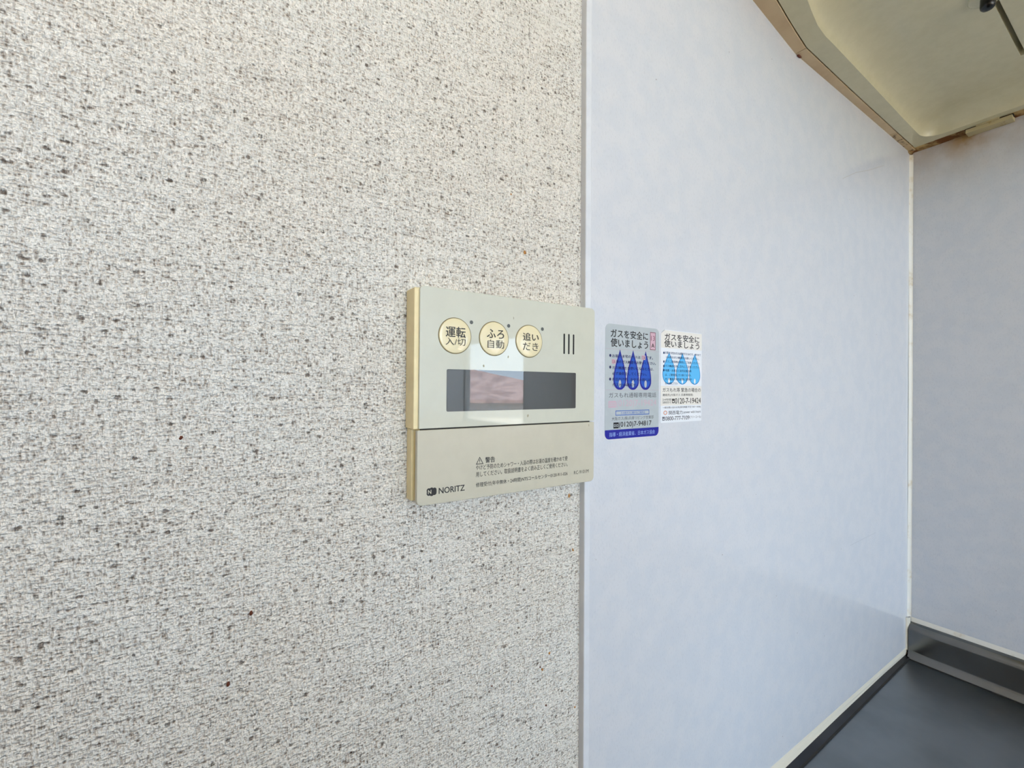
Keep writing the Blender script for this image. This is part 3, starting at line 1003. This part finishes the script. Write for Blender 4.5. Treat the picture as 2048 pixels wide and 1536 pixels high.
printed('cream_field', [flat([(.3003, .0320), (.3546, .0322), (.3546, .0466), (.3050, .0466), (.3003, .0432)], L1)], M['cream_st'], s2)
printed('cream_field', [flat(rrect(.3003, .3546, -.0152, .0010, .0002), L1)], M['cream_st'], s2)
printed('title', [text_vf('ガスを安全に', .30462, .35110, .0384, .0443, L2, 0.02), text_vf('使いましょう', .30415, .35116, .0328, .0387, L2, 0.02)], M['ink_bk'], s2)
for (xc, xl, xr) in ((0.3105, 0.30225, 0.31870), (0.3279, 0.31960, 0.33620), (0.3449, 0.33712, 0.3527)):
    d = printed('drop', [drop(xc, xl, xr, 0.0287, 0.0023, L1)], M['sky_drop_edge'], s2)
    printed('drop_core', [drop(xc, xl, xr, 0.0287, 0.0023, L2, shrink=0.07)], M['sky_drop'], d)
    printed('drop_highlight', [flat(circ(xc, 0.0052, 0.0012, 0.0022, 16), L3)], M['white_st'], d)
rows = [('お客さま宅のガスは都市ガス13Aです。あわせて', .30529, .35306, .0272, .0293), ('13A用のガス機器をお使いください。', .3066, .35067, .0236, .0257),
        ('ガスご使用時は換気にご注意ください。', .30537, .35156, .0200, .0221), ('ガス機器の消し忘れにご注意ください。', .30540, .35160, .0164, .0185),
        ('地震・台風など自然災害の時', .30544, .34006, .0127, .0148), ('は、ご使用前にガス臭くないか、', .30547, .34010, .0091, .0112),
        ('ガス機器や排気設備に異常が', .30551, .34073, .0056, .0077), ('ないか確認して下さい', .30554, .32187, .0021, .0041)]
sm = [text_vf(s, a, c, z0_, z1_, L4, 0.004) for (s, a, c, z0_, z1_) in rows]
sm += [flat(circ(0.3038, z, 0.0009, 0.0010, 14), L4) for z in (.0280, .0208, .0172, .0138)]
tag(printed('small_print', sm, M['sky_ink'], s2), 'small dark lettering over the drops')
printed('contact_print', [text_vf('ガスもれ等 緊急の場合の', .30243, .35339, -.0041, -.0005, L2, 0.008), text_vf('連絡先(大阪ガス 兵庫導管部)', .30247, .34264, -.0077, -.0054, L2, 0.008),
                          text_vf('24時間', .3031, .3130, -.0112, -.0093, L2, 0.0), text_vf('通報受付', .3031, .3130, -.0135, -.0116, L2, 0.0),
                          flat([(.3026, -.0136), (.3028, -.0136), (.3028, -.0092), (.3026, -.0092)], L2), flat([(.3133, -.0136), (.3135, -.0136), (.3135, -.0092), (.3133, -.0092)], L2),
                          text_vf('0120-7-19424', .3183, .35361, -.0138, -.0091, L2, 0.016),
                          frame_vf(.3146, .3178, -.0133, -.0108, .0007, L2), flat(rrect(.3143, .3181, -.0107, -.0096, .0005, 3), L2)], M['ink'], s2)
printed('office_print', [text_vf('一般お問い合わせ先(受付時間 平日 9:00〜18:00)', .30279, .35355, -.0178, -.0160, L2, 0.006),
                         text_vf('関西電力', .31040, .32854, -.0228, -.0195, L2, 0.006), text_vf('power with heart', .33001, .35360, -.0227, -.0200, L2, 0.0),
                         text_vf('0800-777-7109', .3062, .33779, -.0275, -.0241, L2, 0.014), text_vf('(フリーコール)', .33814, .35401, -.0271, -.0245, L2, 0.0),
                         frame_vf(.3024, .3054, -.0273, -.0252, .0006, L2), flat(rrect(.3022, .3056, -.0251, -.0243, .0003, 3), L2)], M['ink_grey'], s2)
ringp = circ(.3061, -.0210, .0025, .0018, 24) + circ(.3061, -.0210, .0014, .0010, 24)
printed('orange_ring', [([(x, L2, z + Z0) for x, z in ringp], [(i, (i + 1) % 24, 24 + (i + 1) % 24, 24 + i) for i in range(24)])], M['orange'], s2)
